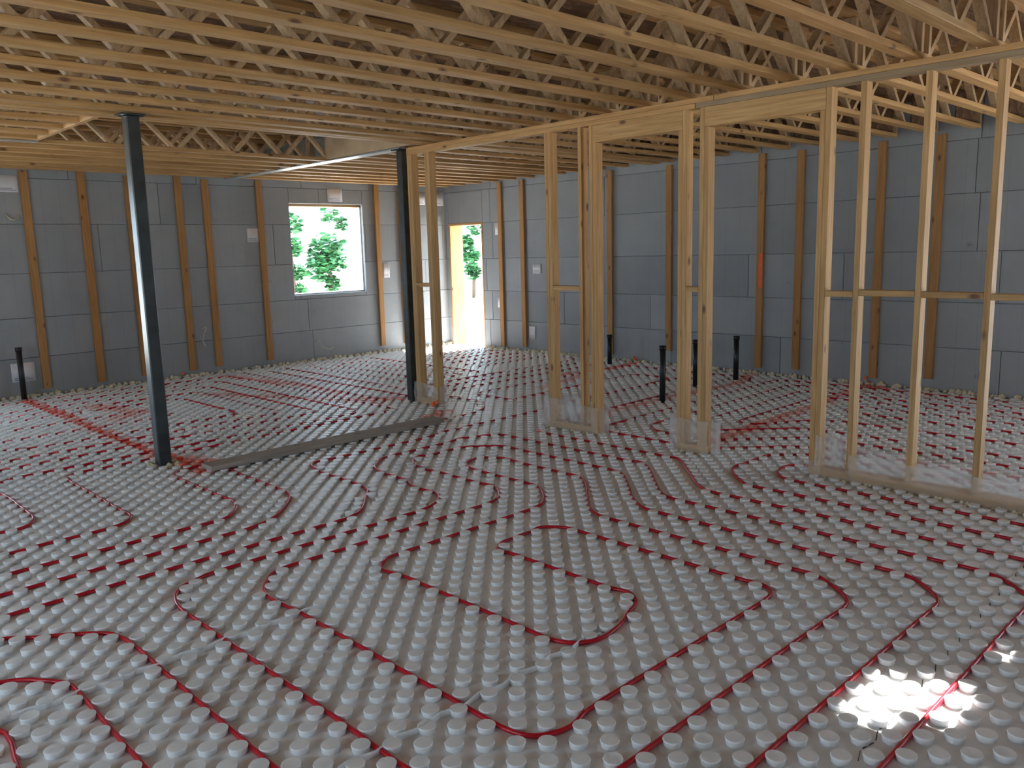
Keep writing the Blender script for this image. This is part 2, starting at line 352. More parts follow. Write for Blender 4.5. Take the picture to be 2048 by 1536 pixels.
# ---------------------------------------------------------------- runs of the red heating tubing (floor coordinates)
ZPX = .0108
TRACED = {
 'c1': '1.5 1.496;1.94 1.496;2.289 1.496;2.648 1.496;3.085 1.496;3.344 1.496;3.527 1.496;3.617 1.535;3.691 1.622;3.771 1.75;3.775 1.826;3.775 1.927;3.775 2.065;3.775 2.308;3.775 2.436;3.775 2.587;3.775 2.731;3.775 2.878;3.775 3.064;3.788 3.177;3.853 3.293;4.047 3.479;4.244 3.658;4.367 3.834;4.365 3.916;4.365 4.076;4.365 4.236;4.365 4.415;4.378 4.639;4.327 4.731;4.263 4.808;4.177 4.787;4.099 4.759;4.018 4.652;3.996 4.457;3.996 4.308;3.996 4.147;3.996 3.997;3.985 3.886;3.882 3.727;3.735 3.597;3.649 3.569;3.55 3.56;3.412 3.56;3.263 3.56;3.102 3.56;2.949 3.56;2.786 3.56;2.667 3.56;2.538 3.56;2.459 3.546;2.39 3.497;2.352 3.446;2.352 3.403;2.375 3.264;2.375 3.134;2.375 2.994;2.375 2.86;2.375 2.71;2.375 2.592;2.375 2.381;2.377 2.263;2.422 2.162;2.519 2.109;2.674 2.125;2.811 2.178;2.908 2.21;2.948 2.247;2.984 2.313;2.965 2.42;2.965 2.58;2.965 2.723;2.965 2.875;2.965 3.006;2.965 3.113;2.948 3.164;2.971 3.213;3.011 3.247;3.107 3.265;3.273 3.265;3.376 3.277;3.443 3.213;3.481 3.132;3.48 3.03;3.48 2.876;3.48 2.73;3.48 2.595;3.48 2.46;3.48 2.287;3.48 2.142;3.48 1.999;3.487 1.884;3.448 1.823;3.38 1.798;3.261 1.791;3.094 1.791;2.74 1.791;2.378 1.791;2.075 1.791;1.957 1.768;1.869 1.789;1.81 1.838;1.785 1.946;1.785 2.197;1.785 2.617;1.785 3.006;1.785 3.274;1.769 3.554;1.795 3.662;1.881 3.78;1.946 3.835;2.038 3.855;2.194 3.855;2.344 3.855;2.491 3.855;2.641 3.855;2.798 3.855;2.958 3.855;3.097 3.855;3.259 3.855;3.392 3.855;3.532 3.865;3.655 3.923;3.788 4.117;3.775 4.261;3.775 4.577;3.775 4.724;3.754 4.864;3.804 5.039;3.856 5.131;3.975 5.212;4.069 5.168;4.198 5.181;4.342 5.181;4.444 5.152;4.515 5.089;4.649 4.951;4.66 4.721;4.66 4.567;4.66 4.419;4.66 4.255;4.66 4.102;4.66 3.942;4.66 3.792;4.627 3.647;4.364 3.372;4.218 3.237;4.104 3.086;4.071 2.992;4.07 2.885;4.07 2.74;4.07 2.594;4.07 2.443;4.07 2.304;4.07 2.155;4.07 2.012;4.07 1.874;4.07 1.73;4.07 1.582;4.07 1.511;4.052 1.404;3.958 1.287;3.882 1.226;3.799 1.202;3.622 1.202;3.39 1.202;3.295 1.202;2.902 1.202;2.543 1.202;2.2 1.202;1.6 1.2',
 'c2': '1.6 0.907;2.478 0.907;2.95 0.907;3.574 0.907;3.828 0.907;4.033 0.907;4.169 0.933;4.223 0.975;4.314 1.069;4.356 1.16;4.365 1.243;4.365 1.3;4.365 1.441;4.365 1.584;4.365 1.729;4.365 1.881;4.365 2.021;4.365 2.16;4.365 2.294;4.365 2.45;4.365 2.596;4.365 2.747;4.365 2.892;4.362 3.016;4.399 3.121;4.562 3.291;4.822 3.536;4.972 3.718;4.954 3.824;4.954 4;4.954 4.118;4.954 4.269;4.954 4.425;4.954 4.586;4.954 4.729;4.954 4.877;4.954 5.02;4.954 5.202;4.922 5.3;4.831 5.351;4.717 5.393;4.603 5.435;4.459 5.402;4.314 5.402;4.173 5.402;4.029 5.402;3.889 5.402;3.73 5.379;3.601 5.269;3.529 5.19;3.48 4.98;3.48 4.837;3.474 4.719;3.416 4.567;3.407 4.439;3.414 4.325;3.366 4.211;3.248 4.12;3.1 4.076;2.937 4.076;2.785 4.076;2.636 4.076;2.48 4.076;2.332 4.076;2.191 4.076;2.042 4.076;1.899 4.076;1.741 4.076;1.633 4.053;1.516 4;1.448 3.889;1.417 3.75;1.417 3.57;1.417 3.229;1.417 2.888;1.417 2.368;1.417 1.956;1.48 1.2',
 'c3': '4.66 0.3;4.66 1.082;4.66 1.164;4.66 1.308;4.66 1.455;4.66 1.532;4.66 1.675;4.66 1.812;4.66 1.945;4.66 2.045;4.66 2.186;4.66 2.327;4.66 2.469;4.66 2.615;4.66 2.76;4.654 2.884;4.702 3.018;4.821 3.152;5.059 3.38;5.245 3.58;5.249 3.718;5.249 3.852;5.249 3.993;5.249 4.152;5.249 4.333;5.249 4.441;5.249 4.599;5.249 4.739;5.249 4.865;5.253 5.053;5.302 5.152',
 'c4': '8.9 5.845;7.915 5.845;7.592 5.845;7.115 5.845;6.588 5.829;6.483 5.871;6.067 5.771;5.882 5.771;5.63 5.771;5.428 5.771;5.271 5.771;5.025 5.771;4.844 5.741;4.715 5.768;4.437 5.697;4.313 5.697;4.168 5.697;4.034 5.697;3.889 5.697;3.73 5.697;3.587 5.697;3.43 5.697;3.31 5.703;3.235 5.629;3.212 5.529;3.186 5.409;3.186 5.279;3.186 5.124;3.186 4.981;3.17 4.813;3.128 4.703;3.025 4.581;2.896 4.418;2.783 4.331;2.633 4.297;2.478 4.297;2.335 4.297;2.182 4.297;2.032 4.297;1.888 4.297;1.597 4.297;1.443 4.297;1.289 4.297;1.143 4.297;0.991 4.297;0.844 4.297;0.787 4.297;0.2 4.29',
 'c5': '0.1 4.59;0.855 4.592;0.98 4.592;1.13 4.592;1.284 4.592;1.429 4.592;1.586 4.592;1.728 4.592;1.881 4.592;2.026 4.592;2.177 4.592;2.312 4.632;2.431 4.699;2.567 4.837;2.679 4.979;2.727 5.071;2.743 5.229;2.743 5.388;2.743 5.522;2.743 5.669;2.743 5.811;2.758 6.009;2.791 6.078;2.958 6.139;3.099 6.139;3.245 6.15;3.425 6.193;3.54 6.114;3.81 6.139;4.082 6.139;4.299 6.139',
 'c6': '0.2 4.89;0.922 4.887;0.977 4.887;1.116 4.887;1.273 4.887;1.417 4.887;1.572 4.887;1.72 4.887;1.869 4.887;2.025 4.887;2.179 4.896;2.292 5.001;2.364 5.125;2.391 5.244;2.375 5.374;2.375 5.607;2.375 5.853;2.375 6.086;2.393 6.199;2.429 6.265;2.515 6.306;2.9 6.34',
 'c7': '0.2 5.25;1.004 5.266;1.072 5.234;1.187 5.255;1.335 5.255;1.494 5.255;1.601 5.266;1.696 5.297;1.755 5.353;1.79 5.444;1.785 5.582;1.785 5.722;1.785 6.162;1.785 6.663;1.811 6.796;1.858 6.852;1.912 6.877;2.025 6.877;2.183 6.877;2.325 6.877;2.456 6.877',
 'c8': '0.4 5.68;1.106 5.697;1.205 5.689;1.278 5.731;1.32 5.812;1.343 5.937;1.343 6.084;1.343 6.61;1.3 6.75',
 'c11': '0.3 4.06;0.718 4.044;0.842 3.945;0.968 3.853;1.069 3.76;1.102 3.699;1.122 3.562;1.122 3.162;1.122 2.692;1.122 2.307;1.122 1',
 'c12': '0.2 3.63;0.637 3.606;0.812 3.418;0.827 3.337;0.827 2.973;0.827 2.588;0.86 1.2',
 'c13': '0.2 3.5;0.532 3.267;0.532 2.903;0.53 1.4',
 'r1': '5.68 0.8;5.68 2.6;5.68 2.69;5.676 2.762;5.623 2.824;5.529 2.854;5.366 2.807;5.28 2.732;5.249 2.622;5.249 2.504;5.249 2.358;5.249 2.224;5.249 2.068;5.249 1.926;5.249 1.772;5.249 1.626;5.249 1.478;5.249 1.329;5.25 0.5',
 'r2': '5.98 0.8;5.98 2.7;5.985 2.8;5.99 2.882;5.892 2.998;5.813 3.093;5.665 3.118;5.46 3.118;5.316 3.128;5.192 3.069;5.072 2.963;4.958 2.818;4.954 2.74;4.954 2.642;4.954 2.49;4.954 2.337;4.954 2.202;4.954 2.072;4.954 1.917;4.954 1.766;4.954 1.615;4.954 1.469;4.954 1.314;4.954 1.18;4.97 0.5',
}
LAB = {
 'c1': 'red tube forming the central double spiral with two U-turns in the foreground',
 'c2': 'red tube looping round the central spiral, its right bend near the right edge',
 'c3': 'red tube with an S-bend in front of the partition, turning under the three-stud foot',
 'c4': 'red tube snaking left of the spiral, then running under the first door opening',
 'c5': 'red tube beside the plank with a bright bend in front of its left half',
 'c6': 'red tube turning around the foot of the lone steel post',
 'c7': 'red tube with a pale zigzag left of the lone steel post',
 'c8': 'short pale-lit red tube bend at the left edge, nearer than the steel post',
 'c11': 'red tube crossing the lower left corner, the upper one of the corner bends',
 'c12': 'red tube bend in the lower left corner, the middle one',
 'c13': 'short straight bit of red tube at the very lower left corner',
 'r1': 'small red U-bend in front of the plastic-wrapped post, nearest to it',
 'r2': 'larger red U-bend in front of the plastic-wrapped post, around the small one',
}
FAR = [  # tubing in the far rooms: corner points in metres
 ([(1.30, 6.95), (1.50, 7.10), (4.77, 7.17), (4.77, 10.52), (2.4, 10.62)], 'red tube in the left room, first full row beyond the plank', .2),
 ([(1.45, 7.46), (4.47, 7.54), (4.47, 10.23), (2.1, 10.27)], 'red tube in the left room, second full row beyond the plank', .2),
 ([(1.55, 7.76), (4.20, 7.83), (4.19, 9.92), (2.1, 9.95)], 'red tube in the left room, third full row beyond the plank', .18),
 ([(1.65, 8.30), (1.90, 8.11), (3.89, 8.14), (3.87, 9.62), (2.0, 9.66)], 'red tube in the left room, fourth full row beyond the plank', .18),
 ([(1.75, 8.63), (3.40, 8.63), (3.40, 9.14), (1.95, 9.16)], 'red tube in the left room, fifth row, ending near the speckled paint', .15),
 ([(2.75, 6.90), (5.10, 7.0), (5.06, 10.87), (2.2, 10.93)], 'red tube in the left room, starting behind the lone steel post and ringing the others', .2),
 ([(4.62, 6.17), (5.0, 6.17), (5.60, 6.22), (5.93, 6.55), (5.95, 10.9)], 'red tube from under the plank end bending towards the doorway', .2),
 ([(5.32, 7.45), (5.34, 11.0)], 'red tube beside the slim post, running to the window wall', None),
 ([(5.65, 7.45), (5.65, 10.8)], 'red tube just right of the slim post, running to the window wall', None),
 ([(6.25, 8.3), (6.25, 10.9), (7.42, 10.9), (7.42, 8.3)], 'red tube loop right of the slim post, the widest of the three nested ones', .2),
 ([(6.55, 8.3), (6.55, 10.6), (7.13, 10.6), (7.13, 8.3), (6.84, 8.3), (6.84, 10.3)], 'red tube loop right of the slim post, nested inside the widest one', .14),
 ([(6.2, 8.0), (9.2, 8.04), (9.2, 8.70), (7.75, 8.70)], 'red tube in the far right corner, nearest row below the doorway', .18),
 ([(7.75, 9.0), (9.2, 9.0), (9.2, 9.32), (7.75, 9.32)], 'red tube in the far right corner, second row pair below the doorway', .14),
 ([(7.75, 9.62), (9.2, 9.62), (9.2, 9.94), (7.75, 9.94)], 'red tube in the far right corner, third row pair below the doorway', .14),
 ([(7.75, 10.25), (9.2, 10.25)], 'red tube in the far right corner, the row closest to the doorway', None),
 ([(6.22, 6.40), (6.22, 7.08), (9.08, 7.10), (9.10, 5.10), (8.75, 5.02)], 'red tube behind the partition, ringing the black pipes along the right wall', .2),
 ([(6.0, 7.46), (9.12, 7.48)], 'red tube behind the partition, long row beyond the ringing one', .2),
 ([(6.1, 7.75), (9.12, 7.77)], 'red tube behind the partition, second long row beyond the ringing one', .2),
 ([(6.3, 6.44), (8.50, 6.49), (8.52, 5.88), (7.9, 5.88)], 'red tube behind the partition with a U-turn by the right wall', .18),
 ([(5.62, 5.25), (6.4, 5.27), (8.9, 5.33)], 'red tube passing under the three-stud foot into the right room', .2),
 ([(9.20, 1.0), (9.18, 4.83), (5.82, 4.77), (5.64, 4.62), (5.64, 3.62), (6.26, 3.0), (6.28, .8)], 'red tube in the right room, outermost ring along the right wall', .2),
 ([(8.91, 1.0), (8.90, 4.53), (6.10, 4.48), (5.94, 4.3), (5.93, 3.74), (6.57, 3.12), (6.57, .8)], 'red tube in the right room, second ring from the right wall', .18),
 ([(8.66, 1.0), (8.64, 4.24), (6.40, 4.20), (6.24, 4.05), (6.26, 3.92), (6.86, 3.34), (6.88, .8)], 'red tube in the right room, third ring from the right wall', .18),
 ([(8.39, 1.0), (8.38, 3.94), (6.74, 3.95), (6.70, 3.78), (7.20, 3.45), (7.33, 3.2), (7.33, .8)], 'red tube in the right room, fourth ring, its sharp bend under the second door opening', .12),
 ([(8.12, 1.0), (8.10, 3.42), (7.76, 3.42), (7.77, 1.0)], 'red tube in the right room, innermost U-turn behind the thin studs', .15),
]
TUBES = []
for k, l in LAB.items():
    TUBES.append((smooth_path([Vector((*map(float, s.split()), ZPX)) for s in TRACED[k].split(';')]), l))
for pts, l, f in FAR:
    pts = [Vector((x, y, ZPX)) for x, y in pts]
    TUBES.append((fillet(pts, f) if f else pts, l))
CELLS = {}
for pts, l in TUBES:
    for a, b in zip(pts, pts[1:]):
        n = max(1, int((b - a).length / .008))
        for q in range(n):
            p = a.lerp(b, q / n); CELLS.setdefault((int(p.x // .06), int(p.y // .06)), []).append((p.x, p.y))
def clear_of_tube(x, y, r=.0368):
    best = None
    for _ in range(2):
        best = None; ci, cj = int(x // .06), int(y // .06)
        for i in (ci - 1, ci, ci + 1):
            for j in (cj - 1, cj, cj + 1):
                for (a, b) in CELLS.get((i, j), ()):
                    d = math.hypot(x - a, y - b)
                    if best is None or d < best[0]: best = (d, a, b)
        if not best or best[0] >= r: return x, y
        d = max(best[0], 1e-4); x += (x - best[1]) / d * (r - d); y += (y - best[2]) / d * (r - d)
    return x, y

# ---------------------------------------------------------------- knobbed floor panels
D = .0737; CX, CY = 4.07, 3.56                       # a tubing channel runs along x = CX and y = CY
PAINT = [  # sprayed marking lines on the floor
    ([(2.59, 11.1), (2.60, 9.6), (2.56, 8.2), (2.59, 6.45)], .05, 1.0), ([(2.55, 6.9), (2.75, 6.25), (2.6, 6.15)], .09, 1.0),
    ([(5.82, 3.66), (6.9, 3.72), (8.2, 3.74), (9.42, 3.85)], .055, .8), ([(6.18, 5.17), (7.26, 5.15), (8.57, 5.05), (9.42, 5.3)], .05, .75),
    ([(7.9, 7.2), (8.67, 7.0), (9.40, 7.12)], .07, .9), ([(4.2, 9.6), (4.55, 8.9), (5.0, 7.95), (5.16, 7.5)], .07, .65),
    ([(5.1, 7.9), (5.45, 7.5)], .10, .9), ([(5.0, 10.9), (5.3, 9.2), (5.25, 8.3)], .07, .7), ([(2.9, 8.9), (3.2, 9.1), (3.0, 9.9)], .10, .55), ([(7.0, 6.7), (7.9, 6.9)], .07, .6),
    ([(4.9, 6.3), (5.3, 6.5)], .07, .9), ([(9.25, 3.6), (9.4, 4.0)], .09, 1.0)]
def seg_dist(p, a, b):
    ax, ay = a; bx, by = b; dx, dy = bx - ax, by - ay
    t = max(0, min(1, ((p[0] - ax) * dx + (p[1] - ay) * dy) / (dx * dx + dy * dy)))
    return math.hypot(p[0] - ax - t * dx, p[1] - ay - t * dy)
def paint_at(x, y):
    v = 0
    for pts, w_, s in PAINT:
        for a, b in zip(pts, pts[1:]):
            if min(a[0], b[0]) - .4 < x < max(a[0], b[0]) + .4 and min(a[1], b[1]) - .4 < y < max(a[1], b[1]) + .4:
                d = seg_dist((x, y), a, b) + noise.noise(Vector((x * 9, y * 9, 0))) * .05
                v = max(v, s * max(0, min(1, 1.6 - d / w_)))
    return v
def blocked(x, y):
    if (x - 2.466) ** 2 + (y - 6.60) ** 2 < .012: return True          # steel post
    if 5.46 < x < 5.59 and .2 < y < 2.63: return True                  # plates under the partition
    if 5.46 < x < 5.59 and (3.48 < y < 3.76 or 4.57 < y < 5.18 or 6.78 < y < 7.32): return True
    return False
def build_floor():
    verts, faces, dirt, paint = [], [], [], []
    # the panel surface, a fine grid so that the marks can lie on it
    gx0, gy0, st = -.6, -.6, .11
    nx, ny = int((XR + .05 - gx0) / st) + 1, int((YW + .05 - gy0) / st) + 1
    for j in range(ny + 1):
        for i in range(nx + 1):
            x, y = gx0 + i * st, gy0 + j * st
            verts.append((x, y, 0)); dirt.append(1.0); paint.append(paint_at(x, y))
    for j in range(ny):
        for i in range(nx):
            a = j * (nx + 1) + i; faces.append((a, a + 1, a + nx + 2, a + nx + 1))
    # plain concrete-side strip where nothing is seen
    prof = [(.0300, 0.0), (.0298, .010), (.0318, .0165), (.0335, .0205), (.0322, .0232), (.0200, .0238)]
    S = 14; cs = [(math.cos(2 * math.pi * k / S), math.sin(2 * math.pi * k / S)) for k in range(S)]
    rnd = random.Random(4)
    i0, i1 = int((-.5 - CX) / D), int((XR - .04 - CX) / D); j0, j1 = int((-.4 - CY) / D), int((YW - .04 - CY) / D)
    for i in range(i0, i1):
        for j in range(j0, j1):
            if (i + j) % 2: continue
            x, y = CX + (i + .5) * D, CY + (j + .5) * D
            if x > XR - .05 or y > YW - .05 or blocked(x, y): continue
            x, y = clear_of_tube(x, y)
            pv = paint_at(x, y); lx, ly = rnd.uniform(-.02, .02), rnd.uniform(-.02, .02); hs = rnd.uniform(1.0, 1.1)
            dent = rnd.random() < .12
            b = len(verts); pr = prof[:-1] + [(.0200, .0238 if not dent else .0215)]
            for (r, z) in pr:
                for (c, s) in cs:
                    zz = z * hs; verts.append((x + r * c, y + r * s, zz + (lx * c + ly * s) * r if z > .01 else 0)); dirt.append(.25 if z > .02 else 1.0); paint.append(pv)
            for q in range(len(pr) - 1):
                for k in range(S):
                    k2 = (k + 1) % S; faces.append((b + q * S + k, b + q * S + k2, b + (q + 1) * S + k2, b + (q + 1) * S + k))
            faces.append(tuple(b + (len(pr) - 1) * S + k for k in range(S)))
    # taped seams and one open joint between panels
    def strip(pts, w_, z, d_):
        for a, b2 in zip(pts, pts[1:]):
            a, b2 = Vector(a), Vector(b2); n_ = (b2 - a).normalized(); s_ = Vector((-n_.y, n_.x)) * w_
            q = len(verts)
            for p in (a - s_, a + s_, b2 + s_, b2 - s_): verts.append((p.x, p.y, z)); dirt.append(d_); paint.append(0)
            for p in (a - s_, a + s_, b2 + s_, b2 - s_): verts.append((p.x, p.y, -.002)); dirt.append(d_); paint.append(0)
            faces.append((q, q + 1, q + 2, q + 3))
            for k in range(4): faces.append((q + k, q + (k + 1) % 4, q + 4 + (k + 1) % 4, q + 4 + k))
    for yy, xa, xb in ((2.14, 1.2, 2.55), (3.28, .55, 1.9)):
        pts = [(xa + k * (xb - xa) / 14, yy + (.012 if k % 2 else -.012)) for k in range(15)]
        strip(pts, .0010, .0252, .1)
    me = bpy.data.meshes.new('floor'); me.from_pydata(verts, [], faces); me.update()
    for nm, arr in (('dirt', dirt), ('paint', paint)):
        a = me.attributes.new(nm, 'FLOAT', 'POINT'); a.data.foreach_set('value', arr)
    o = tag(link('floor', me, FOAM), kind='structure')
    for p in me.polygons: p.use_smooth = len(p.vertices) == 4
    # sharpen the upper rim
    try: me.set_sharp_from_angle(angle=R(50))
    except Exception: pass
    return o
floor = build_floor()
bm = bmesh.new(); bbox(bm, XL - .28, XR + .28, YB - .28, YW + .28, -.14, -.003)
tag(link('floor_slab', mesh('floor_slab', bm), CONC), kind='structure')
# open joint between two panels, lower right of the view
bm = bmesh.new(); rnd = random.Random(8); xs = [2.3 + k * .075 for k in range(38)]
for k, x in enumerate(xs[:-1]):
    if rnd.random() < .15: continue
    y = .981 + (.008 if k % 2 else -.008) + (x - 2.3) * .03; y2 = .981 + (-.008 if k % 2 else .008) + (xs[k + 1] - 2.3) * .03
    wv = rnd.uniform(.0012, .0026)
    v = [bm.verts.new(p) for p in ((x, y - wv, .0012), (x + .06, y2 - wv, .0012), (x + .06, y2 + wv, .0012), (x, y + wv, .0012))]; bm.faces.new(v)
tag(link('floor_joint', mesh('floor_joint', bm), PVC), kind='structure')

# lumpy spray-foam bead where floor meets walls and plates
def bead(name, pts, r, seed, step=.05):
    bm = bmesh.new(); rnd = random.Random(seed)
    for a, b in zip(pts, pts[1:]):
        a, b = Vector(a), Vector(b); n = max(1, int((b - a).length / step))
        for i in range(n):
            if rnd.random() < .12: continue
            p = a.lerp(b, (i + rnd.random()) / n); q = r * rnd.uniform(.55, 1.35)
            ret = bmesh.ops.create_icosphere(bm, subdivisions=1, radius=q, matrix=Matrix.Translation(p + Vector((rnd.uniform(-1, 1), rnd.uniform(-1, 1), 0)) * r * .35))
            for v in ret['verts']: v.co += Vector((rnd.uniform(-1, 1), rnd.uniform(-1, 1), rnd.uniform(-1, 1))) * q * .22
    return link(name, mesh(name, bm), BEAD)
tag(bead('trim_1', [(XL, YW - .03, .02), (XR, YW - .03, .02)], .032, 1), kind='structure')
tag(bead('trim_2', [(XR - .03, 0, .02), (XR - .03, DOOR[0], .02)], .032, 2), kind='structure')
tag(bead('trim_3', [(5.455, .3, .008), (5.455, 2.6, .008)], .017, 3, .04), kind='structure')
tag(bead('trim_4', [(5.455, 4.55, .008), (5.455, 5.2, .008)], .017, 4, .04), kind='structure')
tag(bead('trim_5', [(5.455, 3.46, .008), (5.455, 3.78, .008)], .017, 5, .04), kind='structure')

# ---------------------------------------------------------------- floor trusses
P_ = .61; ZB0, ZB1, ZT0, ZT1 = 0.0, .038, ZT - CH - .038, ZT - CH
mesh_cache = {}
def chord_mesh(L):
    k = round(L, 3)
    if k not in mesh_cache:
        bm = bmesh.new(); bbox(bm, 0, L, -.0445, .0445, 0, .038); mesh_cache[k] = mesh('chord', bm, .0025); mesh_cache[k].materials.append(W_X)
    return mesh_cache[k]
def web_mesh():
    # a flat 2x4 web leaning from a bottom node up to a top node, built along local z
    H = ZT0 - ZB1; run = P_ / 2 - .02; L = math.hypot(H, run)
    bm = bmesh.new(); v = bbox(bm, -.018, .018, -.029, .029, 0, 1)
    ang = math.atan2(run, H)
    for vv in bm.verts:
        # mitre the ends so that they sit flat on the chords
        t = vv.co.z; x = vv.co.x
        vv.co.x = x / math.cos(ang) + t * run; vv.co.z = t * H
    m_ = mesh('web', bm, .0015); m_.materials.append(W_WEB); return m_
WEB_R = web_mesh()
WEB_L = WEB_R.copy()
for v in WEB_L.vertices: v.co.x = -v.co.x
WEB_L.flip_normals()
bm = bmesh.new(); bbox(bm, -.019, .019, -.0445, .0445, 0, ZT0 - ZB1); WEB_V = mesh('post', bm, .0015); WEB_V.materials.append(W_WEB)
bm = bmesh.new(); bbox(bm, 0, .62, -.006, .006, 0, ZT0 - ZB1); END_P = mesh('end_panel', bm); END_P.materials.append(OSB)
PHASE = 1.22
def truss(name, y, x0, x1, label, end_right=False, post_at=None, plates=True):
    t = empty(name, (x0, y, CH)); tag(t, label, 'truss', 'open-web wooden floor trusses overhead')
    L = x1 - x0
    def put(nm, me, x, z):
        o = bpy.data.objects.new(nm, me); scn.collection.objects.link(o); o.parent = t; o.location = (x, 0, z); return o
    put('bottom_chord', chord_mesh(L), 0, 0); put('top_chord', chord_mesh(L), 0, ZT0)
    xe = L - .64 if end_right else L
    k = math.ceil((x0 - PHASE - P_) / P_)
    while True:
        xn = PHASE + k * P_ - x0; k += 1
        if xn > L: break
        if post_at and abs(xn + x0 - post_at) < .16: continue
        if xn + P_ / 2 < xe and xn > .0: put('web', WEB_R, xn + .03, .038)
        if xn - P_ / 2 > 0 and xn < xe: put('web', WEB_L, xn - .03, .038)
    if post_at and x0 < post_at < x1:
        put('post', WEB_V, post_at - x0 - .06, .038); put('post', WEB_V, post_at - x0 + .06, .038)
        put('web', WEB_L, post_at - x0 - .10, .038); put('web', WEB_R, post_at - x0 + .10, .038)
    put('post', WEB_V, .02, .038)
    if end_right: put('end_panel', END_P, L - .62, .038); put('post', WEB_V, L - .02, .038)
    else: put('post', WEB_V, L - .02, .038)
    return t
ORD = ['first', 'second', 'third', 'fourth', 'fifth', 'sixth', 'seventh', 'eighth', 'ninth', 'tenth', 'eleventh', 'twelfth', 'thirteenth', 'fourteenth', 'fifteenth', 'sixteenth']
XA, XE = -.6, XR - .10
n_ = 0
for k in range(-1, 13):
    y = 1.633 + .4064 * k
    if y > 6.62: break
    truss('floor_truss', y, XA, XE, 'open-web floor truss crossing the partition, %s from the top right photo corner' % ORD[n_], True, 5.53, y < 6.0)
    n_ += 1
ys2 = [6.915, 7.32, 7.73, 8.14]
truss('floor_truss', 6.74, XA, XE, 'floor truss bordering the near side of the stair opening, first of the doubled pair', True, 5.53, False)
truss('floor_truss', 6.85, XA, XE, 'floor truss bordering the near side of the stair opening, behind its doubled twin', True, 5.53, False)
for i, y in enumerate((7.26, 7.67, 8.08, 8.42)):
    truss('floor_truss', y, XA, 2.30, 'short truss left of the stair opening, %s from the camera' % ORD[i], False, None, False)
    truss('floor_truss', y, 5.56, XE, 'truss from steel beam to right wall, level with stair opening, %s from camera' % ORD[i], True, None, False)
i = 0; y = 8.66
while y < YW - .15:
    truss('floor_truss', y, XA, XE, ('floor truss with orange webs bordering the far side of the stair opening' if i == 0 else
          'floor truss beyond the stair opening, %s behind the one with orange webs' % ORD[i - 1]), True, 5.53 if i else None, False)
    i += 1; y += .4064

# side beam and header boards of the stair opening
box('side_beam', 2.30, 2.345, 6.90, 8.61, CH, ZT, W_Y); tag(bpy.data.objects['side_beam'], 'wooden side beam on the left edge of the stair opening above the steel post', 'beam')
b_ = box('beam_cladding', 5.405, 5.425, 6.90, 8.61, CH + .012, ZT, TAN); tag(b_, 'tan board on the steel beam at the right edge of the stair opening', 'board')

# steel beam in line with the partition
def ibeam(name, x, y0, y1, z0, z1, m, label):
    bm = bmesh.new(); hw = .07
    bbox(bm, x - hw, x + hw, y0, y1, z0, z0 + .012); bbox(bm, x - hw, x + hw, y0, y1, z1 - .012, z1); bbox(bm, x - .005, x + .005, y0, y1, z0 + .012, z1 - .012)
    return tag(link(name, mesh(name, bm), m), label, 'beam')
ibeam('steel_beam', 5.50, 7.22, YW, CH - .004, CH - .004 + .3, FLANGE, 'pale steel beam running from the partition end to the window wall')
bm = bmesh.new(); bbox(bm, XA, 2.34, 8.50, 8.58, CH - .012, CH - .002)
tag(link('steel_flange', mesh('steel_flange', bm), FLANGE), 'thin pale steel flange under the trusses at far left of the ceiling', 'flange')

# ---------------------------------------------------------------- framed partition
PX0, PX1 = 5.475, 5.564
part = empty('framed_partition', (PX0, 4.0, 0)); tag(part, 'unfinished wooden stud partition with two door openings across the right half of the room', 'partition')
ZP = 2.654
def stud(y0, y1, z1=ZP, z0=.038, m=None): return box('stud', PX0, PX1, y0, y1, z0, z1, m or W_Z, part)
PYE = .35
box('top_plate', PX0, PX1, 3.45, 7.16, CH - .038, CH, W_Y, part); box('top_plate', PX0, PX1, PYE, 3.445, CH - .038, CH, W_Y, part)
box('top_plate', PX0, PX1, PYE, 3.60, ZP, CH - .039, W_GREY, part); box('top_plate', PX0, PX1, 3.605, 7.16, ZP, CH - .039, W_Y, part)
for y0, y1 in ((PYE, 2.63), (3.486, 3.753), (4.574, 5.166), (6.79, 7.158)):
    box('bottom_plate', PX0, PX1, y0, y1, 0.002, .038, W_Y, part); box('bottom_plate', PX0, PX1, y0, y1, 0.0385, .076, W_Y, part)
for y0, y1 in ((7.12, 7.158), (7.081, 7.119), (6.827, 6.865), (6.789, 6.826), (5.128, 5.166), (5.09, 5.127), (4.735, 4.773), (4.612, 4.65), (3.677, 3.715), (3.524, 3.562),
               (2.554, 2.592), (2.324, 2.362), (1.929, 1.967), (1.533, 1.571), (1.13, 1.168), (.73, .768), (.352, .39)):
    stud(y0, y1, z0=.077)
for y0, y1 in ((4.573, 4.611), (3.716, 3.753), (3.486, 3.523), (2.593, 2.63)):
    o = box('trimmer', PX0, PX1, y0, y1, .077, 2.512, W_Z, part)
box('header', PX0, PX0 + .038, 3.716, 4.611, 2.513, ZP - .001, W_Y, part); box('header', PX0 + .05, PX1, 3.716, 4.611, 2.513, ZP - .001, W_Y, part)
box('header', PX0, PX0 + .038, 2.593, 3.523, 2.513, ZP - .001, W_Y, part); box('header', PX0 + .05, PX1, 2.593, 3.523, 2.513, ZP - .001, W_Y, part)
for y0, y1 in ((6.866, 7.08), (4.774, 5.089), (3.563, 3.676), (2.363, 2.553), (1.968, 2.323), (1.572, 1.928), (1.169, 1.532), (.769, 1.129)):
    z = 1.285 + random.uniform(-.01, .01)
    box('blocking', PX0, PX1, y0, y1, z, z + .038, W_Y, part)

